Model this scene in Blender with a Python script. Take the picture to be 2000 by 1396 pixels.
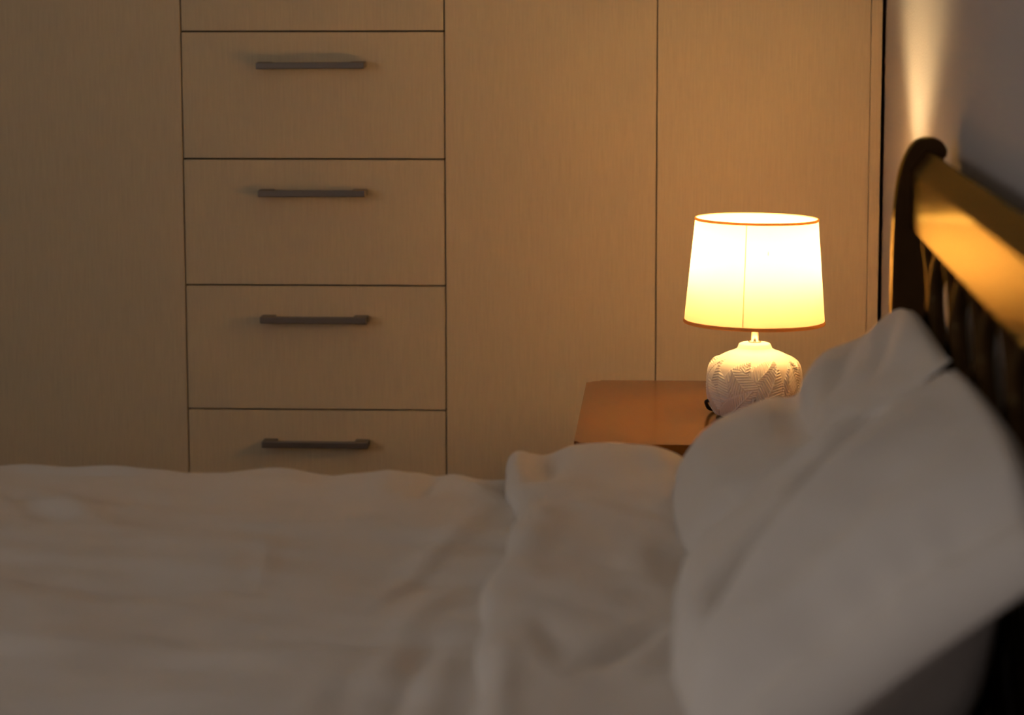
import bpy, bmesh, math, random
import numpy as np
from mathutils import Vector, noise

PI = math.pi
scene = bpy.context.scene
for o in list(bpy.data.objects):
    bpy.data.objects.remove(o, do_unlink=True)
COL = scene.collection

# ------------------------------------------------------------------ camera
# metres; X towards the headboard wall, Y towards the wardrobe, Z up
CAM_H = 1.22
cam_data = bpy.data.cameras.new('camera')
cam_data.sensor_width = 36.0
cam_data.lens = 5200 / 2000 * 36.0
cam_data.clip_start = 0.05
cam_data.dof.use_dof = True
cam_data.dof.focus_distance = 4.05
cam_data.dof.aperture_fstop = 3.4
cam = bpy.data.objects.new('camera', cam_data)
COL.objects.link(cam)
cam.location = (0, 0, CAM_H)
from mathutils import Matrix
YAW, PITCH, ROLL = math.radians(3.419), math.radians(8.057), math.radians(-0.122)
cam.rotation_mode = 'XYZ'
cam.matrix_world = (Matrix.Translation((0, 0, CAM_H)) @ Matrix.Rotation(YAW, 4, 'Z')
                    @ Matrix.Rotation(PI / 2 - PITCH, 4, 'X') @ Matrix.Rotation(ROLL, 4, 'Z'))
scene.camera = cam

# ------------------------------------------------------------------ light and exposure
SKY_COLOR = (1.0, 0.90, 0.82)
SKY_STRENGTH = 3.5
BULB_COLOR = (1.0, 0.70, 0.32)
BULB_STRENGTH = 540.0
world = bpy.data.worlds.new('dusk_sky')
scene.world = world
world.use_nodes = True
bg = world.node_tree.nodes['Background']
bg.inputs['Color'].default_value = (*SKY_COLOR, 1)
bg.inputs['Strength'].default_value = SKY_STRENGTH
vs = scene.view_settings
vs.view_transform = 'Standard'
vs.look = 'None'
vs.exposure = 0.0
vs.gamma = 1.0
vs.use_curve_mapping = False
scene.display_settings.display_device = 'sRGB'
scene.cycles.adaptive_threshold = 0.03
scene.cycles.max_bounces = 6
scene.cycles.diffuse_bounces = 4
scene.cycles.glossy_bounces = 3
scene.cycles.transmission_bounces = 3
scene.cycles.transparent_max_bounces = 4
scene.cycles.caustics_reflective = False
scene.cycles.caustics_refractive = False
scene.cycles.sample_clamp_indirect = 0.0
# daylight portal in the window at the foot of the bed (gives no light of its own)
pl = bpy.data.lights.new('window_portal', 'AREA')
pl.shape = 'RECTANGLE'; pl.size = 1.5; pl.size_y = 2.2
pl.cycles.is_portal = True
po = bpy.data.objects.new('window_portal', pl)
COL.objects.link(po)
po.location = (-3.72, 0.4, 1.6)
po.rotation_euler = (0, -PI / 2, 0)


# ------------------------------------------------------------------ materials
def new_mat(name):
    m = bpy.data.materials.new(name)
    m.use_nodes = True
    nt = m.node_tree
    return m, nt, nt.nodes['Principled BSDF']


def mat(name, color, rough=0.6, metal=0.0, spec=0.5, coat=0.0, coat_rough=0.1, sheen=0.0):
    m, nt, b = new_mat(name)
    b.inputs['Base Color'].default_value = (*color, 1)
    b.inputs['Roughness'].default_value = rough
    b.inputs['Metallic'].default_value = metal
    b.inputs['Specular IOR Level'].default_value = spec
    b.inputs['Coat Weight'].default_value = coat
    b.inputs['Coat Roughness'].default_value = coat_rough
    b.inputs['Sheen Weight'].default_value = sheen
    return m


def node(nt, kind, **kw):
    n = nt.nodes.new(kind)
    for k, v in kw.items():
        if k.startswith('i_'):
            n.inputs[k[2:].replace('_', ' ')].default_value = v
        else:
            setattr(n, k, v)
    return n


def grain_mat(name, c1, c2, scale, rough, spec=0.5, coat=0.0, coat_rough=0.12, bump=0.0, detail=6.0):
    """streaked veneer: noise stretched in object space"""
    m, nt, b = new_mat(name)
    tc = node(nt, 'ShaderNodeTexCoord')
    mp = node(nt, 'ShaderNodeMapping')
    mp.inputs['Scale'].default_value = scale
    nz = node(nt, 'ShaderNodeTexNoise', i_Scale=1.0, i_Detail=detail, i_Roughness=0.65)
    cr = node(nt, 'ShaderNodeValToRGB')
    cr.color_ramp.elements[0].position = 0.30
    cr.color_ramp.elements[0].color = (*c1, 1)
    cr.color_ramp.elements[1].position = 0.70
    cr.color_ramp.elements[1].color = (*c2, 1)
    L = nt.links.new
    L(tc.outputs['Object'], mp.inputs['Vector'])
    L(mp.outputs['Vector'], nz.inputs['Vector'])
    L(nz.outputs['Fac'], cr.inputs['Fac'])
    L(cr.outputs['Color'], b.inputs['Base Color'])
    if bump:
        bp = node(nt, 'ShaderNodeBump', i_Strength=bump, i_Distance=0.001)
        L(nz.outputs['Fac'], bp.inputs['Height'])
        L(bp.outputs['Normal'], b.inputs['Normal'])
    b.inputs['Roughness'].default_value = rough
    b.inputs['Specular IOR Level'].default_value = spec
    b.inputs['Coat Weight'].default_value = coat
    b.inputs['Coat Roughness'].default_value = coat_rough
    return m


def noise_bump_mat(name, color, rough, scale, strength, dist, spec=0.3, sheen=0.0, tint=0.03):
    m, nt, b = new_mat(name)
    tc = node(nt, 'ShaderNodeTexCoord')
    nz = node(nt, 'ShaderNodeTexNoise', i_Scale=scale, i_Detail=3.0)
    bp = node(nt, 'ShaderNodeBump', i_Strength=strength, i_Distance=dist)
    nz2 = node(nt, 'ShaderNodeTexNoise', i_Scale=3.0, i_Detail=2.0)
    cr = node(nt, 'ShaderNodeValToRGB')
    cr.color_ramp.elements[0].position = 0.3
    cr.color_ramp.elements[0].color = (*[c * (1 - tint) for c in color], 1)
    cr.color_ramp.elements[1].position = 0.7
    cr.color_ramp.elements[1].color = (*color, 1)
    L = nt.links.new
    L(tc.outputs['Object'], nz.inputs['Vector'])
    L(tc.outputs['Object'], nz2.inputs['Vector'])
    L(nz.outputs['Fac'], bp.inputs['Height'])
    L(bp.outputs['Normal'], b.inputs['Normal'])
    L(nz2.outputs['Fac'], cr.inputs['Fac'])
    L(cr.outputs['Color'], b.inputs['Base Color'])
    b.inputs['Roughness'].default_value = rough
    b.inputs['Specular IOR Level'].default_value = spec
    b.inputs['Sheen Weight'].default_value = sheen
    return m


def lacquer(name, c1, c2, scale, tint, rough):
    """dark wood under amber lacquer: reflections take the lacquer's colour"""
    m = bpy.data.materials.new(name)
    m.use_nodes = True
    nt = m.node_tree
    nt.nodes.clear()
    out = node(nt, 'ShaderNodeOutputMaterial')
    tc = node(nt, 'ShaderNodeTexCoord')
    mp = node(nt, 'ShaderNodeMapping')
    mp.inputs['Scale'].default_value = scale
    nz = node(nt, 'ShaderNodeTexNoise', i_Scale=1.0, i_Detail=6.0)
    cr = node(nt, 'ShaderNodeValToRGB')
    cr.color_ramp.elements[0].color = (*c1, 1)
    cr.color_ramp.elements[1].color = (*c2, 1)
    df = node(nt, 'ShaderNodeBsdfDiffuse')
    gl = node(nt, 'ShaderNodeBsdfGlossy', i_Roughness=rough)
    gl.inputs['Color'].default_value = (*tint, 1)
    fr = node(nt, 'ShaderNodeFresnel', i_IOR=1.45)
    mx = node(nt, 'ShaderNodeMixShader')
    L = nt.links.new
    L(tc.outputs['Object'], mp.inputs['Vector'])
    L(mp.outputs['Vector'], nz.inputs['Vector'])
    L(nz.outputs['Fac'], cr.inputs['Fac'])
    L(cr.outputs['Color'], df.inputs['Color'])
    L(fr.outputs[0], mx.inputs['Fac'])
    L(df.outputs[0], mx.inputs[1])
    L(gl.outputs[0], mx.inputs[2])
    L(mx.outputs[0], out.inputs['Surface'])
    return m


M = {}
M['veneer'] = grain_mat('pale_wood_veneer', (0.72, 0.612, 0.425), (0.815, 0.702, 0.495), (420, 420, 16), 0.55, 0.3, bump=0.06)
M['carcass'] = mat('dark_gap_board', (0.055, 0.035, 0.02), 0.8, spec=0.2)
M['nickel'] = mat('brushed_nickel', (0.30, 0.265, 0.235), 0.42, 1.0)
M['honey'] = grain_mat('honey_lacquered_wood', (0.165, 0.052, 0.003), (0.225, 0.075, 0.005), (6, 60, 60), 0.21, 0.5, 0.12, 0.10)
M['bed_wood'] = lacquer('dark_lacquered_wood', (0.060, 0.030, 0.012), (0.085, 0.043, 0.017), (60, 6, 60), (0.38, 0.325, 0.15), 0.20)
M['wall'] = noise_bump_mat('roller_painted_plaster', (0.50, 0.48, 0.49), 0.75, 260, 0.35, 0.002, 0.25)
M['ceiling'] = noise_bump_mat('ceiling_paint', (0.86, 0.84, 0.81), 0.9, 200, 0.2, 0.001, 0.2)
M['floor'] = grain_mat('floor_boards', (0.20, 0.12, 0.07), (0.28, 0.17, 0.10), (4, 60, 60), 0.4, 0.4)
M['linen'] = noise_bump_mat('white_cotton', (0.84, 0.80, 0.765), 0.85, 900, 0.12, 0.0006, 0.15, 0.15)
M['pillow'] = noise_bump_mat('white_pillow_cotton', (0.83, 0.795, 0.765), 0.85, 900, 0.12, 0.0006, 0.15, 0.15)
M['mattress'] = noise_bump_mat('mattress_fabric', (0.66, 0.63, 0.60), 0.9, 500, 0.2, 0.001, 0.1)
M['ceramic'] = noise_bump_mat('matt_white_ceramic', (0.86, 0.81, 0.75), 0.5, 120, 0.05, 0.0005, 0.4)
M['black'] = mat('black_plastic', (0.012, 0.011, 0.010), 0.45)
M['chrome'] = mat('polished_steel', (0.50, 0.45, 0.39), 0.22, 1.0)
M['white_frame'] = mat('white_window_frame', (0.75, 0.74, 0.72), 0.4)

# lit bulb
m, nt, b = new_mat('lit_bulb')
b.inputs['Base Color'].default_value = (0.9, 0.85, 0.75, 1)
b.inputs['Emission Color'].default_value = (*BULB_COLOR, 1)
b.inputs['Emission Strength'].default_value = BULB_STRENGTH
M['bulb'] = m


def cloth_shade(name, trans, refl, mix):
    m = bpy.data.materials.new(name)
    m.use_nodes = True
    nt = m.node_tree
    nt.nodes.clear()
    out = node(nt, 'ShaderNodeOutputMaterial')
    df = node(nt, 'ShaderNodeBsdfDiffuse')
    tr = node(nt, 'ShaderNodeBsdfTranslucent')
    mx = node(nt, 'ShaderNodeMixShader')
    tc = node(nt, 'ShaderNodeTexCoord')
    wv = node(nt, 'ShaderNodeTexNoise', i_Scale=1.0, i_Detail=2.0)
    mp = node(nt, 'ShaderNodeMapping')
    mp.inputs['Scale'].default_value = (60, 60, 900)
    cr = node(nt, 'ShaderNodeValToRGB')
    cr.color_ramp.elements[0].color = (*[c * 0.93 for c in trans], 1)
    cr.color_ramp.elements[1].color = (*trans, 1)
    df.inputs['Color'].default_value = (*refl, 1)
    mx.inputs['Fac'].default_value = mix
    L = nt.links.new
    L(tc.outputs['Object'], mp.inputs['Vector'])
    L(mp.outputs['Vector'], wv.inputs['Vector'])
    L(wv.outputs['Fac'], cr.inputs['Fac'])
    L(cr.outputs['Color'], tr.inputs['Color'])
    L(df.outputs[0], mx.inputs[1])
    L(tr.outputs[0], mx.inputs[2])
    L(mx.outputs[0], out.inputs['Surface'])
    return m


M['shade'] = cloth_shade('cream_lampshade_cloth', (0.95, 0.62, 0.37), (0.78, 0.64, 0.46), 0.39)
M['shade_trim'] = cloth_shade('lampshade_binding', (0.70, 0.44, 0.15), (0.66, 0.44, 0.21), 0.38)

m = bpy.data.materials.new('window_glass'); m.use_nodes = True
nt = m.node_tree; nt.nodes.clear()
out = node(nt, 'ShaderNodeOutputMaterial'); tb = node(nt, 'ShaderNodeBsdfTransparent')
gl = node(nt, 'ShaderNodeBsdfGlossy', i_Roughness=0.02); mx = node(nt, 'ShaderNodeMixShader', i_Fac=0.06)
nt.links.new(tb.outputs[0], mx.inputs[1]); nt.links.new(gl.outputs[0], mx.inputs[2]); nt.links.new(mx.outputs[0], out.inputs['Surface'])
M['glass'] = m


# ------------------------------------------------------------------ mesh helpers
def link_mesh(name, me, material, parent=None, smooth=False):
    o = bpy.data.objects.new(name, me)
    COL.objects.link(o)
    if material is not None:
        me.materials.clear()
        me.materials.append(material)
    if smooth:
        me.polygons.foreach_set('use_smooth', [True] * len(me.polygons))
    if parent is not None:
        o.parent = parent
    return o


def obj_bm(name, bm, material, parent=None, smooth=False):
    bmesh.ops.recalc_face_normals(bm, faces=bm.faces)
    me = bpy.data.meshes.new(name)
    bm.to_mesh(me)
    bm.free()
    return link_mesh(name, me, material, parent, smooth)


def obj_py(name, verts, faces, material, parent=None, smooth=True):
    me = bpy.data.meshes.new(name)
    me.from_pydata([tuple(map(float, v)) for v in verts], [], faces)
    me.update()
    o = link_mesh(name, me, material, parent, smooth)
    return o


def add_box(bm, lo, hi, bevel=0.0, seg=2):
    r = bmesh.ops.create_cube(bm, size=1.0)
    vs_ = r['verts']
    for v in vs_:
        v.co = Vector([lo[i] + (v.co[i] + 0.5) * (hi[i] - lo[i]) for i in range(3)])
    if bevel > 0:
        es = list({e for v in vs_ for e in v.link_edges})
        bmesh.ops.bevel(bm, geom=es, offset=bevel, segments=seg, profile=0.5, affect='EDGES')
    return bm


def box(name, lo, hi, material, parent=None, bevel=0.0, seg=2):
    bm = bmesh.new()
    add_box(bm, lo, hi, bevel, seg)
    return obj_bm(name, bm, material, parent)


def tag(o, label=None, cat=None, group=None, kind=None):
    if label: o['label'] = label
    if cat: o['category'] = cat
    if group: o['group'] = group
    if kind: o['kind'] = kind
    return o


def empty(name, loc=(0, 0, 0)):
    o = bpy.data.objects.new(name, None)
    COL.objects.link(o)
    o.location = loc
    o.empty_display_size = 0.05
    return o


def lathe(profile, n=64, closed_top=False, closed_bot=False):
    vs_, fs = [], []
    for (r, z) in profile:
        for i in range(n):
            a = 2 * PI * i / n
            vs_.append((r * math.cos(a), r * math.sin(a), z))
    m_ = len(profile)
    for j in range(m_ - 1):
        for i in range(n):
            k = (i + 1) % n
            fs.append((j * n + i, j * n + k, (j + 1) * n + k, (j + 1) * n + i))
    if closed_bot: fs.append(tuple(range(n - 1, -1, -1)))
    if closed_top: fs.append(tuple((m_ - 1) * n + i for i in range(n)))
    return vs_, fs


def tube(path, rad, n=10):
    """tube along a list of points"""
    vs_, fs = [], []
    P = [Vector(p) for p in path]
    for j, p in enumerate(P):
        t = (P[min(j + 1, len(P) - 1)] - P[max(j - 1, 0)]).normalized()
        a = Vector((0, 0, 1)) if abs(t.z) < 0.9 else Vector((1, 0, 0))
        s = t.cross(a).normalized(); q = s.cross(t)
        for i in range(n):
            c = 2 * PI * i / n
            vs_.append(tuple(p + s * rad * math.cos(c) + q * rad * math.sin(c)))
    for j in range(len(P) - 1):
        for i in range(n):
            k = (i + 1) % n
            fs.append((j * n + i, j * n + k, (j + 1) * n + k, (j + 1) * n + i))
    fs.append(tuple(range(n - 1, -1, -1)))
    fs.append(tuple((len(P) - 1) * n + i for i in range(n)))
    return vs_, fs


def prism_xz(outline, y0, y1, bevel=0.0):
    """closed outline in X-Z extruded along Y"""
    bm = bmesh.new()
    a = [bm.verts.new((x, y0, z)) for x, z in outline]
    b_ = [bm.verts.new((x, y1, z)) for x, z in outline]
    n = len(outline)
    f0 = bm.faces.new(a); f1 = bm.faces.new(list(reversed(b_)))
    for i in range(n):
        bm.faces.new((a[i], b_[i], b_[(i + 1) % n], a[(i + 1) % n]))
    if bevel:
        es = list(f0.edges) + list(f1.edges)
        bmesh.ops.bevel(bm, geom=es, offset=bevel, segments=3, profile=0.5, affect='EDGES')
    return bm


def catmull(pts, n=8, closed=False):
    P = [np.array(p, float) for p in pts]
    out_ = []
    m_ = len(P)
    rng = range(m_) if closed else range(m_ - 1)
    for i in rng:
        if closed:
            p0, p1, p2, p3 = P[i - 1], P[i], P[(i + 1) % m_], P[(i + 2) % m_]
        else:
            p0, p1, p2, p3 = P[max(i - 1, 0)], P[i], P[i + 1], P[min(i + 2, m_ - 1)]
        for k in range(n):
            t = k / n
            out_.append(0.5 * ((2 * p1) + (-p0 + p2) * t + (2 * p0 - 5 * p1 + 4 * p2 - p3) * t * t + (-p0 + 3 * p1 - 3 * p2 + p3) * t ** 3))
    if not closed:
        out_.append(P[-1])
    return out_


def grid_faces(nu, nv, wrap_u=False):
    fs = []
    for j in range(nv - 1):
        for i in range(nu if wrap_u else nu - 1):
            k = (i + 1) % nu
            fs.append((j * nu + i, j * nu + k, (j + 1) * nu + k, (j + 1) * nu + i))
    return fs


def fbm(x, y, z, oct_=3):
    s, a, f = 0.0, 1.0, 1.0
    for _ in range(oct_):
        s += a * noise.noise((x * f, y * f, z * f))
        a *= 0.5; f *= 2.03
    return s


# ------------------------------------------------------------------ the room
WALL_X = 0.3575          # headboard wall
BACK_Y, FRONT_Y, LEFT_X, CEIL_Z = 5.12, -1.3, -3.3, 2.55
T = 0.12
tag(box('floor', (LEFT_X - T, FRONT_Y - T, -0.08), (WALL_X + T, BACK_Y + T, 0.0), M['floor']), 'brown wooden floor of the bedroom', None, None, 'structure')
tag(box('ceiling', (LEFT_X - T, FRONT_Y - T, CEIL_Z), (WALL_X + T, BACK_Y + T, CEIL_Z + 0.1), M['ceiling']), 'white painted bedroom ceiling', None, None, 'structure')
tag(box('wall_right', (WALL_X, FRONT_Y, 0), (WALL_X + T, BACK_Y, CEIL_Z), M['wall']), 'pale painted plaster wall behind the headboard', None, None, 'structure')
tag(box('wall_back', (LEFT_X - T, BACK_Y, 0), (WALL_X + T, BACK_Y + T, CEIL_Z), M['wall']), 'pale painted wall behind the wardrobe', None, None, 'structure')
tag(box('wall_front', (LEFT_X - T, FRONT_Y - T, 0), (WALL_X + T, FRONT_Y, CEIL_Z), M['wall']), 'pale painted wall on the near side of the room', None, None, 'structure')
# wall past the foot of the bed, with the window opening
TW = 0.50               # outer wall deepened so its reveal cuts window light reaching the wardrobe
bm = bmesh.new()
wy0, wy1, wz0, wz1 = -0.7, 1.5, 0.85, 2.35
add_box(bm, (LEFT_X - TW, FRONT_Y, 0), (LEFT_X, wy0, CEIL_Z))
add_box(bm, (LEFT_X - TW, wy1, 0), (LEFT_X, BACK_Y, CEIL_Z))
add_box(bm, (LEFT_X - TW, wy0, 0), (LEFT_X, wy1, wz0))
add_box(bm, (LEFT_X - TW, wy0, wz1), (LEFT_X, wy1, CEIL_Z))
tag(obj_bm('wall_left', bm, M['wall']), 'pale painted wall with the window, past the foot of the bed', None, None, 'structure')
bm = bmesh.new()
for lo, hi in (((wy0, wz0), (wy0 + .05, wz1)), ((wy1 - .05, wz0), (wy1, wz1)), ((wy0 + .05, wz0), (wy1 - .05, wz0 + .05)),
               ((wy0 + .05, wz1 - .05), (wy1 - .05, wz1)), ((0.37, wz0 + .05), (0.43, wz1 - .05))):
    add_box(bm, (LEFT_X - 0.46, lo[0], lo[1]), (LEFT_X - 0.40, hi[0], hi[1]), 0.004, 1)
win = tag(obj_bm('window_1', bm, M['white_frame']), 'white framed window with two panes', None, None, 'structure')
for y0, y1 in ((wy0 + .05, 0.37), (0.43, wy1 - .05)):
    box('pane', (LEFT_X - 0.433, y0, wz0 + .05), (LEFT_X - 0.427, y1, wz1 - .05), M['glass'], win)

# ------------------------------------------------------------------ fitted wardrobe
WY = 4.5                # plane of the door and drawer fronts
FT = 0.018              # thickness of the fronts
GAP = 0.0013            # half a joint
X_ = {'l0': -1.546, 'l1': -1.188, 'd0': -0.830, 'd1': -0.382, 'm': -0.0237, 'r': 0.3330, 'e': 0.3512}
Z_TOP, Z_BOT = 2.32, 0.06
ward = empty('fitted_wardrobe', ((X_['l0'] + X_['e']) / 2, 4.8, 0))
tag(ward, 'pale wood-veneer fitted wardrobe with a column of drawers, filling the back wall', 'wardrobe')
WO = ward.location.copy()


def wpart(name, lo, hi, material, bevel=0.0012, parent=ward):
    bm = bmesh.new()
    add_box(bm, [lo[i] - WO[i] for i in range(3)], [hi[i] - WO[i] for i in range(3)], bevel, 2)
    return obj_bm(name, bm, material, parent)


# carcass: a box behind the fronts, with sides and plinth
wpart('carcass', (X_['l0'] + .002, WY + FT + .0015, Z_BOT), (X_['e'] - .018, BACK_Y - .01, Z_TOP - .002), M['carcass'], 0.001)
wpart('plinth', (X_['l0'] + .01, WY + .05, 0), (X_['e'] - .02, BACK_Y - .012, Z_BOT - .001), M['veneer'], 0.001)
wpart('top_panel', (X_['l0'], WY, Z_TOP), (X_['e'], BACK_Y - .01, Z_TOP + .02), M['veneer'])
wpart('side_panel', (X_['r'] - .0002, WY + .0002, Z_BOT), (X_['e'], BACK_Y - .01, Z_TOP - .001), M['veneer'])
wpart('side_panel', (X_['l0'] - .018, WY, 0), (X_['l0'] - .001, BACK_Y - .01, Z_TOP - .001), M['veneer'])
for a, b_ in (('l0', 'l1'), ('l1', 'd0'), ('d1', 'm'), ('m', 'r')):
    g = GAP * 0.65
    wpart('door', (X_[a] + g, WY, Z_BOT + .003), (X_[b_] - g, WY + FT, Z_TOP - .002), M['veneer'])

# drawers, each with its handle
hm = bmesh.new()
HL, HB, HP = 0.0915, 0.0055, 0.030           # half length, half height of bar, projection
add_box(hm, (-HL, -HP - .003, -HB), (HL, -HP + .008, HB), 0.0012, 2)
for s in (-1, 1):
    x0, x1 = (HL - .024, HL) if s > 0 else (-HL, -HL + .024)
    add_box(hm, (x0, -HP + .006, -HB + .001), (x1, 0.0, HB + .0005), 0.001, 1)
hme = bpy.data.meshes.new('handle')
bmesh.ops.recalc_face_normals(hm, faces=hm.faces)
hm.to_mesh(hme); hm.free()
ZL = [1.3515, 1.1357, 0.9202, 0.7041, 0.4889, 0.2735, 0.063]   # joints between drawers
dxc = (X_['d0'] + X_['d1']) / 2
wpart('door', (X_['d0'] + GAP, WY, ZL[0] + GAP), (X_['d1'] - GAP, WY + FT, Z_TOP - .002), M['veneer'])
tilt = [0.0, 0.006, 0.003, 0.0, -0.001, 0.0]
for i in range(6):
    zt, zb = ZL[i], ZL[i + 1]
    d = wpart('drawer', (X_['d0'] + GAP, WY, zb + GAP), (X_['d1'] - GAP, WY + FT, zt - GAP), M['veneer'])
    h = link_mesh('handle', hme, M['nickel'], d)
    h.location = Vector((dxc, WY, zt - 0.0565)) - WO
    h.rotation_euler = (0, -tilt[i], 0)

# ------------------------------------------------------------------ nightstand
NZ = 0.5805
nx0, nx1, ny0, ny1 = -0.133, 0.352, 3.655, 4.255
ns = empty('nightstand', ((nx0 + nx1) / 2, (ny0 + ny1) / 2, 0))
tag(ns, 'honey-brown lacquered wooden nightstand with rounded corners, under the lit lamp', 'nightstand')
NO = ns.location.copy()


def npart(name, bm, material, parent=ns, smooth=False):
    for v in bm.verts:
        v.co -= NO
    return obj_bm(name, bm, material, parent, smooth)


# top board with rounded plan corners and a softened edge
def round_rect(x0, x1, y0, y1, r, n=8):
    pts = []
    for cx, cy, a0 in ((x1 - r, y1 - r, 0), (x0 + r, y1 - r, 90), (x0 + r, y0 + r, 180), (x1 - r, y0 + r, 270)):
        for k in range(n + 1):
            a = math.radians(a0 + 90 * k / n)
            pts.append((cx + r * math.cos(a), cy + r * math.sin(a)))
    return pts


def round_board(x0, x1, y0, y1, z0, z1, r, edge):
    bm = bmesh.new()
    pts = round_rect(x0, x1, y0, y1, r)
    lo = [bm.verts.new((x, y, z0)) for x, y in pts]
    hi = [bm.verts.new((x, y, z1)) for x, y in pts]
    n = len(pts)
    f0 = bm.faces.new(list(reversed(lo))); f1 = bm.faces.new(hi)
    for i in range(n):
        bm.faces.new((lo[i], lo[(i + 1) % n], hi[(i + 1) % n], hi[i]))
    bmesh.ops.bevel(bm, geom=list(f1.edges) + list(f0.edges), offset=edge, segments=4, profile=0.5, affect='EDGES')
    return bm


npart('top', round_board(nx0, nx1, ny0, ny1, NZ - 0.032, NZ, 0.024, 0.007), M['honey'], smooth=False)
bm = bmesh.new(); add_box(bm, (nx0 + .022, ny0 + .02, 0.10), (nx1 - .004, ny1 - .02, NZ - .0325), 0.004, 2)
npart('body', bm, M['honey'])
for zt, zb in ((NZ - .045, NZ - .235), (NZ - .245, NZ - .46)):
    bm = bmesh.new(); add_box(bm, (nx0 + .008, ny0 + .035, zb), (nx0 + .0215, ny1 - .035, zt), 0.003, 2)
    dr = npart('drawer', bm, M['honey'])
    vs_, fs = lathe([(0.0, 0.026), (0.009, 0.0255), (0.014, 0.021), (0.013, 0.015), (0.007, 0.010), (0.006, 0.0), (0, 0)], 24)
    kn = obj_py('knob', [(-z + nx0 + .008 - NO.x, x + (ny0 + ny1) / 2 - NO.y, y + (zt + zb) / 2 - NO.z) for x, y, z in vs_], fs, M['nickel'], dr)
for lx in (nx0 + .03, nx1 - .05):
    for ly in (ny0 + .03, ny1 - .07):
        bm = bmesh.new(); add_box(bm, (lx, ly, 0.0), (lx + .04, ly + .04, 0.0995), 0.004, 2)
        npart('leg', bm, M['honey'])

# ------------------------------------------------------------------ table lamp
LX, LY = 0.1255, 3.909
lamp = empty('table_lamp', (LX, LY, NZ))
tag(lamp, 'lit table lamp with cream cloth shade and white leaf-embossed ceramic base', 'lamp')

# ceramic base: turned jar with a relief of overlapping veined leaves
prof = [(0.0505, 0.003), (0.056, 0.0055), (0.0600, 0.011), (0.0640, 0.019), (0.0675, 0.030), (0.0690, 0.043), (0.0685, 0.055),
        (0.0672, 0.068), (0.0640, 0.078), (0.0560, 0.0868), (0.0430, 0.0940), (0.0310, 0.0985), (0.0262, 0.1015), (0.0245, 0.1050), (0.0225, 0.1085), (0.0180, 0.1100), (0.0095, 0.1105)]
pc = np.array(catmull(prof, 14))
dl = np.concatenate([[0], np.cumsum(np.linalg.norm(np.diff(pc, axis=0), axis=1))])
NR, NT = 400, 840
ss = np.linspace(0, dl[-1], NR)
pr = np.interp(ss, dl, pc[:, 0]); pz = np.interp(ss, dl, pc[:, 1])
th = np.linspace(0, 2 * PI, NT, endpoint=False)
SS, TH = np.meshgrid(ss, th, indexing='ij')
R0 = 0.066
CIRC = 2 * PI * R0
rng = np.random.default_rng(11)
relief = np.zeros_like(SS)
s_mid = np.interp(0.045, pc[:, 1], dl)
s_hi = np.interp(0.0885, pc[:, 1], dl)
leaves = []
for row, (v0, n_l, sl, ln_, wd_) in enumerate(((0.020, 9, 0.95, 0.085, 0.040), (0.050, 9, -1.00, 0.085, 0.038), (0.030, 8, -0.80, 0.075, 0.036),
                                                (0.072, 9, 0.85, 0.075, 0.034), (0.058, 8, 1.10, 0.075, 0.036), (0.012, 7, -1.05, 0.070, 0.036))):
    for k in range(n_l):
        leaves.append((CIRC * (k + 0.37 * row + rng.uniform(-0.22, 0.22)) / n_l, v0 + rng.uniform(-0.006, 0.006), sl + rng.uniform(-0.25, 0.25),
                       ln_ * rng.uniform(0.85, 1.12), wd_ * rng.uniform(0.9, 1.1)))
order = rng.permutation(len(leaves))
leaves = [leaves[q] for q in order]
for (cu, cs, ang, ln, wd) in leaves:
    du = (TH * R0 - cu + CIRC / 2) % CIRC - CIRC / 2
    dv = SS - cs
    a = du * math.cos(ang) + dv * math.sin(ang)
    c = -du * math.sin(ang) + dv * math.cos(ang)
    c = c - 0.10 * (a ** 2) / ln * 6 * 0.3
    q = np.clip(a / ln + 0.5, 0, 1)
    half = wd * 0.5 * np.sin(PI * q ** 0.85) ** 0.8 + 1e-6
    inside = (np.abs(c) < half) & (np.abs(a) < ln / 2)
    edge = np.clip((half - np.abs(c)) / 0.0022, 0, 1)
    vein = np.sin((a - np.abs(c) * 0.75) * 2 * PI / 0.0046)
    rib = np.exp(-(c / 0.0009) ** 2)
    hgt = 0.0014 * edge + 0.0012 * vein * edge * np.clip(1 - rib, 0, 1) + 0.0014 * rib
    relief = np.where(inside, hgt, relief)
fade = np.clip((s_hi + 0.004 - SS) / 0.010, 0, 1) * np.clip(SS / 0.008, 0, 1)
relief = relief * fade
drdz = np.gradient(pr, ss); dzds = np.gradient(pz, ss)
RR = pr[:, None] + relief * dzds[:, None]
ZZ = pz[:, None] - relief * drdz[:, None]
vv = np.stack([RR * np.cos(TH), RR * np.sin(TH), ZZ], -1).reshape(-1, 3)
fs = []
idx = np.arange(NR * NT).reshape(NR, NT)
nxt = np.roll(idx, -1, axis=1)
quads = np.stack([idx[:-1], nxt[:-1], nxt[1:], idx[1:]], -1).reshape(-1, 4)
me = bpy.data.meshes.new('base')
me.vertices.add(len(vv)); me.vertices.foreach_set('co', vv.astype(np.float32).ravel())
me.loops.add(quads.size); me.loops.foreach_set('vertex_index', quads.astype(np.int32).ravel())
me.polygons.add(len(quads)); me.polygons.foreach_set('loop_start', np.arange(0, quads.size, 4, dtype=np.int32))
me.update(calc_edges=True); me.validate()
link_mesh('base', me, M['ceramic'], lamp, True)
vs_, fs = lathe([(0.0, 0.0), (0.049, 0.0), (0.0495, 0.0032), (0.0, 0.0032)], 48)
tag(obj_py('foot', vs_, fs, M['black'], lamp, False), 'black felt foot')
vs_, fs = lathe([(0.0, 0.1105), (0.0095, 0.1108), (0.0095, 0.1125), (0.0058, 0.1130), (0.0058, 0.150), (0.0130, 0.1505), (0.0130, 0.1515), (0.0, 0.152)], 32)
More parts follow.
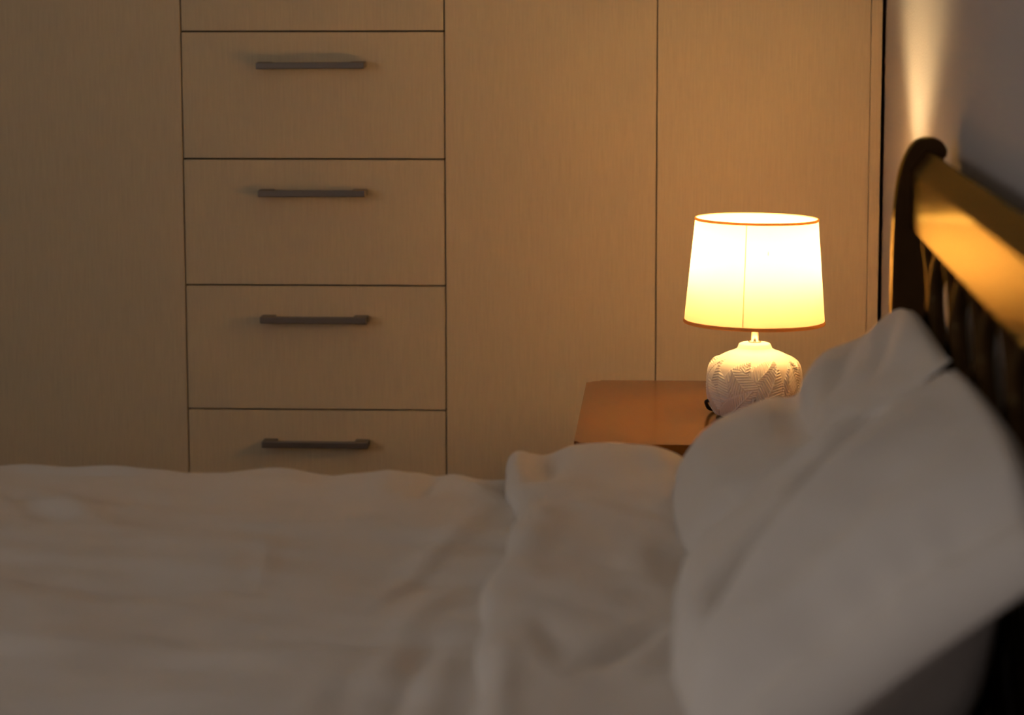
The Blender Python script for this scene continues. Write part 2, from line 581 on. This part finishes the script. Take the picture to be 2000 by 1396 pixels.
tag(obj_py('stem', vs_, fs, M['chrome'], lamp), 'polished metal stem')
vs_, fs = lathe([(0.0, 0.1521), (0.0120, 0.1521), (0.0135, 0.156), (0.0135, 0.178), (0.0120, 0.180), (0.0, 0.180)], 32)
obj_py('socket', vs_, fs, M['white_frame'], lamp)
# bulb: pushed off centre, opaque collar below, both added to shape the light
vs_, fs = lathe([(0.0, 0.1803), (0.0105, 0.1805), (0.0130, 0.184), (0.0215, 0.199), (0.0272, 0.2125), (0.0, 0.2125)], 32)
obj_py('bulb_collar', [(x, y + 0.013 * min(1, (z - 0.18) / 0.018), z) for x, y, z in vs_], fs, M['white_frame'], lamp)
vs_, fs = lathe([(0.0, 0.2127), (0.0256, 0.2127), (0.0246, 0.2185), (0.0224, 0.225), (0.0170, 0.232), (0.0090, 0.2368), (0.0, 0.2380)], 20)
tag(obj_py('bulb', [(x, y + 0.013, z) for x, y, z in vs_], fs, M['bulb'], lamp), 'glowing bulb dome')
# shade (open cone), slightly tipped
SZ0, SZ1, SR0, SR1 = 0.1405, 0.2925, 0.1035, 0.0900
tip = Matrix.Translation((0, 0, 0.2165)) @ Matrix.Rotation(0.014, 4, 'Y') @ Matrix.Translation((0, 0, -0.2165))


def tipped(vs_):
    return [tuple(tip @ Vector(v)) for v in vs_]


n_s = 14
pr_out = [(SR0 + (SR1 - SR0) * k / n_s, SZ0 + (SZ1 - SZ0) * k / n_s) for k in range(n_s + 1)]
vs_, fs = lathe(pr_out, 128)
shade = obj_py('shade', tipped(vs_), fs, M['shade'], lamp)


def ring(r, z, w, h, n=128, seg=10):
    vs_, fs = [], []
    for i in range(n):
        a = 2 * PI * i / n
        for k in range(seg):
            c = 2 * PI * k / seg
            rr = r + w * math.cos(c); zz = z + h * math.sin(c)
            vs_.append((rr * math.cos(a), rr * math.sin(a), zz))
    for i in range(n):
        j = (i + 1) % n
        for k in range(seg):
            l = (k + 1) % seg
            fs.append((i * seg + k, j * seg + k, j * seg + l, i * seg + l))
    return vs_, fs


vs_, fs = ring(SR1, SZ1, 0.0013, 0.0022); obj_py('rim', tipped(vs_), fs, M['shade_trim'], shade)
vs_, fs = ring(SR0, SZ0 + .001, 0.0013, 0.0028); obj_py('rim', tipped(vs_), fs, M['shade_trim'], shade)
# vertical overlap seam of the cloth
a0 = math.radians(-90 - 11)
vs_, fs = [], []
for k in range(n_s + 1):
    t = k / n_s; r = SR0 + (SR1 - SR0) * t + 0.0005; z = SZ0 + .002 + (SZ1 - SZ0 - .004) * t
    for q in range(5):
        a = a0 + (q - 2) * 0.0035
        vs_.append((r * math.cos(a), r * math.sin(a), z))
fs = grid_faces(5, n_s + 1)
obj_py('seam', tipped(vs_), fs, M['shade'], shade)
# small slub in the cloth
zc = 0.251
rc = SR0 + (SR1 - SR0) * (zc - SZ0) / (SZ1 - SZ0) + 0.0007
vs_, fs = [], []
for dz, dw in ((-0.0032, 0.0002), (-0.001, 0.0007), (0.001, 0.0006), (0.0032, 0.0002)):
    for q in (-1, 1):
        a = math.radians(-90) + (0.0145 + q * dw) / rc
        vs_.append((rc * math.cos(a), rc * math.sin(a), zc + dz))
fs = grid_faces(2, 4)
tag(obj_py('slub', tipped(vs_), fs, M['shade_trim'], shade), 'small dark mark in the shade cloth')
# wire spider that carries the shade on the socket
for k in range(3):
    a = math.radians(40 + 120 * k)
    vs_, fs = tube([(0.0135 * math.cos(a), 0.0135 * math.sin(a), 0.166), (0.05 * math.cos(a), 0.05 * math.sin(a), 0.157),
                    (0.1015 * math.cos(a), 0.1015 * math.sin(a), 0.1445)], 0.0011, 6)
    obj_py('spider_arm', vs_, fs, M['chrome'], lamp)
# cord leaving the back of the base
path = catmull([(-0.060, -0.012, 0.0215), (-0.0685, -0.008, 0.0235), (-0.0705, 0.004, 0.018), (-0.062, 0.035, 0.004), (-0.03, 0.068, 0.003), (0.06, 0.15, 0.003), (0.17, 0.30, 0.003)], 8)
vs_, fs = tube(path, 0.0028, 8)
tag(obj_py('cord', vs_, fs, M['black'], lamp), 'black power cord')

# ------------------------------------------------------------------ bed
BY0, BY1 = 1.86, 3.385          # near and far edge of the bedstead
bed = empty('bed', (-0.72, (BY0 + BY1) / 2, 0))
tag(bed, 'dark lacquered wooden bedstead with scrolled headboard of wavy slats', 'bed')
BO = bed.location.copy()


def bpart(name, bm, material=None, smooth=False):
    for v in bm.verts:
        v.co -= BO
    return obj_bm(name, bm, material or M['bed_wood'], bed, smooth)


# end posts: crook-shaped boards whose head curls back to the wall
post_front = [(0.279, 0.0), (0.279, 0.60), (0.2785, 0.80), (0.2790, 0.885), (0.2815, 0.945), (0.2885, 0.988), (0.3030, 1.0165), (0.3210, 1.0245), (0.3370, 1.0205), (0.3450, 1.0085)]
post_back = [(0.3440, 1.0010), (0.3385, 0.9985), (0.3330, 0.990), (0.3300, 0.96), (0.330, 0.80), (0.330, 0.0)]
pf = catmull(post_front[3:], 6)
outline = [tuple(p) for p in post_front[:3]] + [tuple(p) for p in pf] + [tuple(p) for p in post_back]
for y0 in (BY1 - 0.034, BY0):
    bpart('headboard_post', prism_xz(outline, y0, y0 + 0.034, 0.003))
# broad top rail, bowed back at its upper edge
rail_f = [(0.3015, 0.9110), (0.2995, 0.9130), (0.2990, 0.930), (0.2990, 0.9835), (0.2994, 0.9855), (0.3003, 0.9872), (0.3160, 1.0070), (0.3185, 1.0090)]
rail_b = [(0.3220, 1.0085), (0.3245, 1.004), (0.3200, 0.985), (0.3190, 0.911)]
bpart('top_rail', prism_xz([tuple(p) for p in rail_f] + rail_b, BY0 + .034, BY1 - 0.034, 0.0))
# wavy slats that touch at nodes
NODE_Z, PER, DY = 0.853, 0.185, 0.1245
z_lo, z_hi = 0.34, 0.914
ynode = 3.139
SW, SD = 0.021, 0.019
k0 = -2
for k in range(-1, 11):
    yc = ynode - DY * k + DY / 2
    if not (BY0 + .09 < yc < BY1 - .09):
        continue
    sgn = 1 if k % 2 == 0 else -1
    bm = bmesh.new()
    rows = []
    n = 72
    m8 = 14
    for i in range(n + 1):
        z = z_lo + (z_hi - z_lo) * i / n
        y = yc - sgn * (DY / 2 - SW * 0.44) * math.cos(2 * PI * (z - NODE_Z) / PER)
        rows.append([bm.verts.new((0.3115 - SD / 2 * math.cos(2 * PI * q / m8), y + SW / 2 * math.sin(2 * PI * q / m8), z)) for q in range(m8)])
    for i in range(n):
        for q in range(m8):
            bm.faces.new((rows[i][q], rows[i][(q + 1) % m8], rows[i + 1][(q + 1) % m8], rows[i + 1][q]))
    bm.faces.new(rows[0]); bm.faces.new(rows[-1])
    bpart('slat', bm, smooth=True)
bm = bmesh.new(); add_box(bm, (0.296, BY0 + .034, 0.24), (0.324, BY1 - .034, 0.345), 0.004); bpart('lower_rail', bm)
for y0 in (BY0 + .002, BY1 - .032):
    bm = bmesh.new(); add_box(bm, (-1.76, y0, 0.20), (0.2785, y0 + .03, 0.36), 0.004); bpart('side_rail', bm)
bm = bmesh.new(); add_box(bm, (-1.80, BY0, 0.10), (-1.7605, BY1, 0.45), 0.008); bpart('footboard', bm)
for y0 in (BY0 + .01, BY1 - .07):
    bm = bmesh.new(); add_box(bm, (-1.80, y0, 0.0), (-1.762, y0 + .06, 0.0995), 0.004); bpart('leg', bm)
bm = bmesh.new(); add_box(bm, (-1.76, BY0 + .033, 0.28), (0.277, BY1 - .033, 0.31), 0.002); bpart('bed_base', bm)

# mattress
bm = bmesh.new(); add_box(bm, (-1.755, BY0 + .04, 0.3105), (0.272, BY1 - .04, 0.545), 0.03, 4)
mt = obj_bm('mattress', bm, M['mattress'])
tag(mt, 'off-white mattress under the duvet and pillows', 'mattress')

# ------------------------------------------------------------------ duvet
DZ = 0.586


def seg_d(px, py, x0, y0, x1, y1):
    dx, dy = x1 - x0, y1 - y0
    L2 = dx * dx + dy * dy
    t = np.clip(((px - x0) * dx + (py - y0) * dy) / L2, 0, 1)
    return np.hypot(px - x0 - t * dx, py - y0 - t * dy), t


def creases(px, py, lst):
    z = np.zeros_like(px)
    for (x0, y0, x1, y1, w, h) in lst:
        d, t = seg_d(px, py, x0, y0, x1, y1)
        z += h * np.exp(-(d / w) ** 2) * (0.35 + 0.65 * np.sin(PI * np.clip(t, 0.02, 0.98)))
    return z


def nfield(px, py, sx, sy, seed, oct_=2):
    out_ = np.empty(px.size)
    for i, (a, b_) in enumerate(zip(px.ravel() * sx, py.ravel() * sy)):
        out_[i] = fbm(a, b_, seed, oct_)
    return out_.reshape(px.shape)


def drape(xs, y_lo, y_hi, hang, ztop, zfun, rad=0.045, ny=200, drop_end=None, flare=0.02):
    """sheet over the bed: s runs across the bed, rounding over both long edges"""
    W = y_hi - y_lo
    arc = rad * PI / 2
    total = W - 2 * rad + 2 * arc + 2 * hang
    s = np.linspace(0, total, ny)
    yy = np.empty(ny); zz = np.empty(ny); nyv = np.empty(ny); nzv = np.empty(ny)
    for i, v in enumerate(s):
        if v < hang:
            yy[i] = y_lo - flare * (1 - v / hang); zz[i] = -rad - (hang - v); nyv[i], nzv[i] = -1, 0
        elif v < hang + arc:
            a = (v - hang) / rad
            yy[i] = y_lo + rad - rad * math.cos(a); zz[i] = -rad + rad * math.sin(a); nyv[i], nzv[i] = -math.cos(a), math.sin(a)
        elif v < hang + arc + W - 2 * rad:
            yy[i] = y_lo + rad + (v - hang - arc); zz[i] = 0; nyv[i], nzv[i] = 0, 1
        elif v < hang + 2 * arc + W - 2 * rad:
            a = (v - hang - arc - (W - 2 * rad)) / rad
            yy[i] = y_hi - rad + rad * math.sin(a); zz[i] = -rad + rad * math.cos(a); nyv[i], nzv[i] = math.sin(a), math.cos(a)
        else:
            u = (v - hang - 2 * arc - (W - 2 * rad)) / hang
            yy[i] = y_hi + flare * u; zz[i] = -rad - u * hang; nyv[i], nzv[i] = 1, 0
    PX, PY = np.meshgrid(xs, yy, indexing='xy')
    _, PZ = np.meshgrid(xs, zz, indexing='xy')
    _, NY = np.meshgrid(xs, nyv, indexing='xy')
    _, NZ_ = np.meshgrid(xs, nzv, indexing='xy')
    S = np.meshgrid(xs, s, indexing='xy')[1]
    disp = zfun(PX, PY, S)
    return PX, PY + NY * disp, ztop + PZ + NZ_ * disp


duv = empty('duvet', (-0.85, (BY0 + BY1) / 2, 0.55))
tag(duv, 'crumpled white duvet spread over the bed, its top edge turned down', 'duvet')
DO = np.array(duv.location)

main_creases = [
    # soft ripples lying along the bed
    (-0.95, 3.20, -0.45, 3.12, 0.030, 0.006), (-0.75, 3.02, -0.35, 3.05, 0.022, 0.005), (-0.90, 2.90, -0.50, 2.84, 0.035, 0.006),
    (-0.70, 2.66, -0.30, 2.70, 0.040, 0.006), (-0.66, 2.48, -0.30, 2.44, 0.045, 0.007), (-0.62, 2.28, -0.25, 2.32, 0.040, 0.007),
    (-0.80, 3.28, -0.66, 3.05, 0.022, 0.007), (-0.84, 3.26, -0.72, 3.06, 0.018, -0.006),
    (-0.455, 2.96, -0.435, 2.76, 0.012, 0.0028),
    # gathers running into the turned-down edge
    (-0.21, 3.20, -0.27, 2.85, 0.020, 0.0055), (-0.24, 3.00, -0.30, 2.70, 0.022, 0.0044), (-0.22, 2.80, -0.27, 2.50, 0.020, 0.0055),
    (-0.25, 2.55, -0.27, 2.25, 0.018, 0.0044), (-0.20, 2.55, -0.21, 2.10, 0.018, 0.0050), (-0.30, 2.45, -0.32, 2.15, 0.022, 0.0033),
    (-0.235, 2.95, -0.29, 2.65, 0.012, -0.0033), (-0.225, 2.50, -0.24, 2.15, 0.011, -0.0039),
    # lumps along the far edge
    (-0.27, 3.36, -0.22, 3.22, 0.022, 0.012), (-0.30, 3.38, -0.31, 3.22, 0.014, -0.010), (-0.36, 3.38, -0.36, 3.24, 0.020, 0.006),
    (-0.56, 3.38, -0.52, 3.28, 0.05, 0.006), (-0.90, 3.38, -0.90, 3.30, 0.05, 0.008), (-0.46, 3.38, -0.42, 3.25, 0.03, -0.004),
]


def zf_main(px, py, s):
    n1 = nfield(px, s, 3.2, 4.5, 1.7, 2)
    n2 = nfield(px, s, 7.0, 12.0, 5.1, 2)
    hangw = nfield(px, s * 0.25, 9.0, 2.0, 8.8, 1)
    side = ((py < BY0 + 0.03) | (py > BY1 - 0.02)).astype(float)
    return 0.012 * n1 + 0.0055 * n2 + 0.9 * creases(px, py, main_creases) + side * 0.015 * hangw


xs = np.concatenate([np.linspace(-1.90, -1.0, 50, endpoint=False), np.linspace(-1.0, -0.05, 190)])
PX, PY, PZ = drape(xs, BY0 - 0.02, BY1 + 0.035, 0.22, DZ, zf_main, 0.05, 210)
# foot end rolls down over the mattress
t = np.clip((-1.72 - PX) / 0.18, 0, 1)
PZ = PZ - 0.10 * t ** 2
nv, nu = PX.shape
top = np.stack([PX, PY, PZ], -1).reshape(-1, 3) - DO
cover = obj_py('cover', top, grid_faces(nu, nv), M['linen'], duv)
sol = cover.modifiers.new('thickness', 'SOLIDIFY'); sol.thickness = 0.022; sol.offset = -1

# the turned-down top edge: a thick rounded band lying on the cover
fold_creases = [
    (-0.205, 3.40, -0.185, 3.16, 0.018, 0.018), (-0.160, 3.40, -0.150, 3.20, 0.020, -0.016), (-0.10, 3.42, -0.06, 3.26, 0.040, 0.008),
    (-0.03, 3.40, 0.00, 3.24, 0.025, 0.006), (-0.13, 3.08, -0.09, 2.90, 0.03, -0.006), (-0.15, 2.98, -0.16, 2.70, 0.025, 0.007),
    (-0.052, 2.325, -0.007, 2.455, 0.013, -0.013), (-0.035, 2.29, 0.012, 2.42, 0.020, 0.011), (-0.077, 2.26, -0.040, 2.36, 0.012, -0.007),
    (-0.11, 2.62, -0.04, 2.50, 0.03, 0.006), (-0.12, 2.46, -0.09, 2.30, 0.014, -0.006), (-0.03, 2.85, -0.02, 2.60, 0.02, 0.005),
    (-0.06, 3.05, 0.00, 2.95, 0.02, -0.005), (-0.15, 2.36, -0.14, 2.10, 0.016, 0.008), (-0.08, 2.76, -0.05, 2.66, 0.016, -0.005),
]


def fold_edge(y):
    return -0.182 - 0.028 * np.clip((y - 3.0) / 0.4, 0, 1) ** 1.5 + 0.012 * np.clip((2.6 - y) / 0.5, 0, 1) + 0.006 * np.sin(y * 9.0) + 0.004 * np.sin(y * 23)


def fold_right(y):
    return 0.026 + 0.014 * np.clip((2.45 - y) / 0.3, 0, 1) + 0.006 * np.sin(y * 7 + 1)


# section runs: under-left hem -> over the top -> right bulge -> underneath
NW = 90
sec_x, sec_n, sec_h = [], [], []
y_lo, y_hi, hang, rad = BY0 - 0.02, BY1 + 0.035, 0.20, 0.05
W = y_hi - y_lo
arc = rad * PI / 2
total = W - 2 * rad + 2 * arc + 2 * hang
ny = 210
ssv = np.linspace(0, total, ny)
rows = np.zeros((ny, NW, 3))
wv = np.linspace(0, 1, NW)
TH_F = 0.036
for i, v in enumerate(ssv):
    if v < hang:
        y, z, a = y_lo - 0.02 * (1 - v / hang), -rad - (hang - v), PI / 2
        nyy, nzz = -1, 0
    elif v < hang + arc:
        a = (v - hang) / rad; y, z = y_lo + rad - rad * math.cos(a), -rad + rad * math.sin(a); nyy, nzz = -math.cos(a), math.sin(a)
    elif v < hang + arc + W - 2 * rad:
        y, z, nyy, nzz = y_lo + rad + (v - hang - arc), 0, 0, 1
    elif v < hang + 2 * arc + W - 2 * rad:
        a = (v - hang - arc - (W - 2 * rad)) / rad; y, z = y_hi - rad + rad * math.sin(a), -rad + rad * math.cos(a); nyy, nzz = math.sin(a), math.cos(a)
    else:
        u = (v - hang - 2 * arc - (W - 2 * rad)) / hang
        y, z, nyy, nzz = y_hi + 0.02 * u, -rad - u * hang, 1, 0
    yc = min(max(y, y_lo), y_hi)
    xl, xr = float(fold_edge(yc)), float(fold_right(yc))
    # super-elliptic upper shell from xl to xr, height profile h(w)
    ang = wv * PI
    x = (xl + xr) / 2 - (xr - xl) / 2 * np.sign(np.cos(ang)) * np.abs(np.cos(ang)) ** 0.55
    h = np.sin(ang) ** 0.45 * TH_F * (0.82 + 0.30 * wv)
    rows[i, :, 0] = x
    rows[i, :, 1] = y + nyy * h
    rows[i, :, 2] = DZ + z + nzz * h
    # remember the normal
    if i == 0:
        NRM = np.zeros((ny, NW, 3)); SHELL = np.zeros((ny, NW))
    NRM[i, :, 1] = nyy; NRM[i, :, 2] = nzz; SHELL[i] = np.sin(ang) ** 0.5
px, py = rows[:, :, 0].copy(), rows[:, :, 1].copy()
S2 = np.repeat(ssv[:, None], NW, 1)
dsp = creases(px, py, fold_creases) + 0.007 * nfield(px, S2, 7, 5, 3.3, 2) + 0.0025 * nfield(px, S2, 18, 14, 9.1, 2)
rows += NRM * (dsp * SHELL)[:, :, None]
# far lump beside the nightstand
lump = 0.000 * np.exp(-((px + 0.06) / 0.07) ** 2 - ((py - 3.36) / 0.12) ** 2) * SHELL
rows[:, :, 2] += lump
fold = obj_py('turned_down_fold', rows.reshape(-1, 3) - DO, grid_faces(NW, ny), M['linen'], duv)
sol = fold.modifiers.new('thickness', 'SOLIDIFY'); sol.thickness = 0.006; sol.offset = -1

# ------------------------------------------------------------------ pillows
def make_pillow(name, label, yc, half, front, back, line, crs, seed, groove=None):
    """closed pillow: at every station along Y the section is a puffed loop around the seam line"""
    NU, NV = 96, 110
    fr = np.array(catmull(front, 10)); bk = np.array(catmull(back, 10))

    def resamp(c, n):
        d = np.concatenate([[0], np.cumsum(np.linalg.norm(np.diff(c, axis=0), axis=1))]); d /= d[-1]
        q = np.linspace(0, 1, n)
        return np.stack([np.interp(q, d, c[:, 0]), np.interp(q, d, c[:, 1])], -1)
    F = resamp(fr, NU); B = resamp(bk, NU)
    w = np.linspace(0, 1, NU)
    ln_near, ln_far = np.array(line[0]), np.array(line[1])     # seam line at the near and at the far end
    vs = np.sin(np.linspace(-PI / 2, PI / 2, NV))
    P = np.zeros((NV, 2, NU, 3))
    for j, v in enumerate(vs):
        t = (1 - abs(v) ** 2.6) ** 0.5
        if groove:
            t *= 1 - groove[1] * math.exp(-((v - groove[0]) / groove[2]) ** 2)
        q_ = (v + 1) / 2
        l0, l1 = ln_near * (1 - q_) + ln_far * q_
        Ls = l0 + (l1 - l0) * w[:, None]
        ylen = half * (1 - 0.05 * np.sin(PI * w))          # sides drawn in between the corners
        for k, C_ in enumerate((F, B)):
            sec = Ls + (C_ - Ls) * (t if k == 0 else t ** (1.5 if v > 0 else 2.2))
            P[j, k, :, 0] = sec[:, 0]; P[j, k, :, 2] = sec[:, 1]
            P[j, k, :, 1] = yc + v * ylen
    # front creases in (w, v)
    ww, vv_ = np.meshgrid(w, vs, indexing='xy')
    disp = np.zeros_like(ww)
    for (w0, v0, w1, v1, wd, h) in crs:
        d, tt = seg_d(ww * 0.45, vv_ * half, w0 * 0.45, v0 * half, w1 * 0.45, v1 * half)
        disp += h * np.exp(-(d / wd) ** 2) * (0.3 + 0.7 * np.sin(PI * np.clip(tt, .02, .98)))
    disp += 0.006 * nfield(ww, vv_, 3.5, 2.5, seed, 2)
    # gathers near the short ends and corners
    e = np.clip((np.abs(vv_) - 0.62) / 0.38, 0, 1)
    disp += 0.0008 * e * (1 - e) * 4 * np.sin(ww * 34 + seed + 3 * np.sin(ww * 9))
    A = P[:, 0]
    du = np.gradient(A, axis=1); dv = np.gradient(A, axis=0)
    nrm = np.cross(du, dv); ln = np.linalg.norm(nrm, axis=-1, keepdims=True); nrm = nrm / np.maximum(ln, 1e-9)
    if nrm[NV // 2, NU // 2, 0] > 0: nrm = -nrm
    taper = (np.sin(PI * np.clip(ww, 0, 1)) ** 0.4) * (1 - np.abs(vv_) ** 10)
    P[:, 0] += nrm * (disp * taper)[:, :, None]
    verts = P.reshape(-1, 3)
    fs = []
    base = lambda j, k, i: (j * 2 + k) * NU + i
    for j in range(NV - 1):
        for i in range(NU - 1):
            fs.append((base(j, 0, i), base(j, 0, i + 1), base(j + 1, 0, i + 1), base(j + 1, 0, i)))
            fs.append((base(j, 1, i), base(j + 1, 1, i), base(j + 1, 1, i + 1), base(j, 1, i + 1)))
    me = bpy.data.meshes.new(name)
    bm = bmesh.new()
    bv = [bm.verts.new(tuple(v)) for v in verts]
    for f in fs:
        bm.faces.new([bv[q] for q in f])
    bmesh.ops.remove_doubles(bm, verts=bm.verts, dist=1e-5)
    bmesh.ops.recalc_face_normals(bm, faces=bm.faces)
    bm.to_mesh(me); bm.free()
    o = link_mesh(name, me, M['pillow'], None, True)
    tag(o, label, 'pillow', 'pillows leaning on the headboard')
    return o


back_c = [(0.030, 0.590), (0.075, 0.560), (0.14, 0.5495), (0.22, 0.553), (0.268, 0.60), (0.286, 0.70), (0.292, 0.78), (0.290, 0.832)]
far_front = [(0.030, 0.590), (0.006, 0.618), (0.014, 0.654), (0.045, 0.690), (0.092, 0.714), (0.135, 0.727), (0.176, 0.763), (0.234, 0.806), (0.272, 0.836), (0.290, 0.832)]
make_pillow('pillow', 'white cotton pillow farther from the camera, standing next to the nightstand', 3.035, 0.325, far_front, back_c,
            (((0.028, 0.612), (0.287, 0.836)), ((0.060, 0.605), (0.282, 0.752))),
            [(0.54, 0.95, 0.56, -0.6, 0.020, -0.020), (0.70, 0.95, 0.68, 0.2, 0.03, 0.008), (0.84, 0.7, 0.66, -0.3, 0.018, -0.012), (0.30, 0.6, 0.25, -0.3, 0.03, 0.006),
             (0.94, 0.4, 0.80, -0.5, 0.016, -0.010)], 2.2)
near_front = [(0.030, 0.590), (0.004, 0.625), (0.012, 0.675), (0.046, 0.710), (0.094, 0.745), (0.142, 0.785), (0.199, 0.818), (0.250, 0.842), (0.275, 0.852), (0.290, 0.838)]
make_pillow('pillow', 'white cotton pillow nearest the camera, creased, in the lower right', 2.345, 0.345, near_front, back_c,
            (((0.055, 0.585), (0.288, 0.768)), ((0.028, 0.612), (0.287, 0.828))),
            [(0.74, 0.68, 0.50, 0.12, 0.020, -0.044), (0.50, 0.12, 0.26, -0.38, 0.022, -0.044), (0.80, 0.88, 0.40, 0.55, 0.03, 0.012),
             (0.78, 0.12, 0.32, -0.48, 0.035, 0.014), (0.22, -0.30, 0.10, -0.65, 0.02, -0.012), (0.80, -0.30, 0.50, -0.52, 0.03, -0.012)], 6.4, groove=(-0.79, 0.46, 0.085))
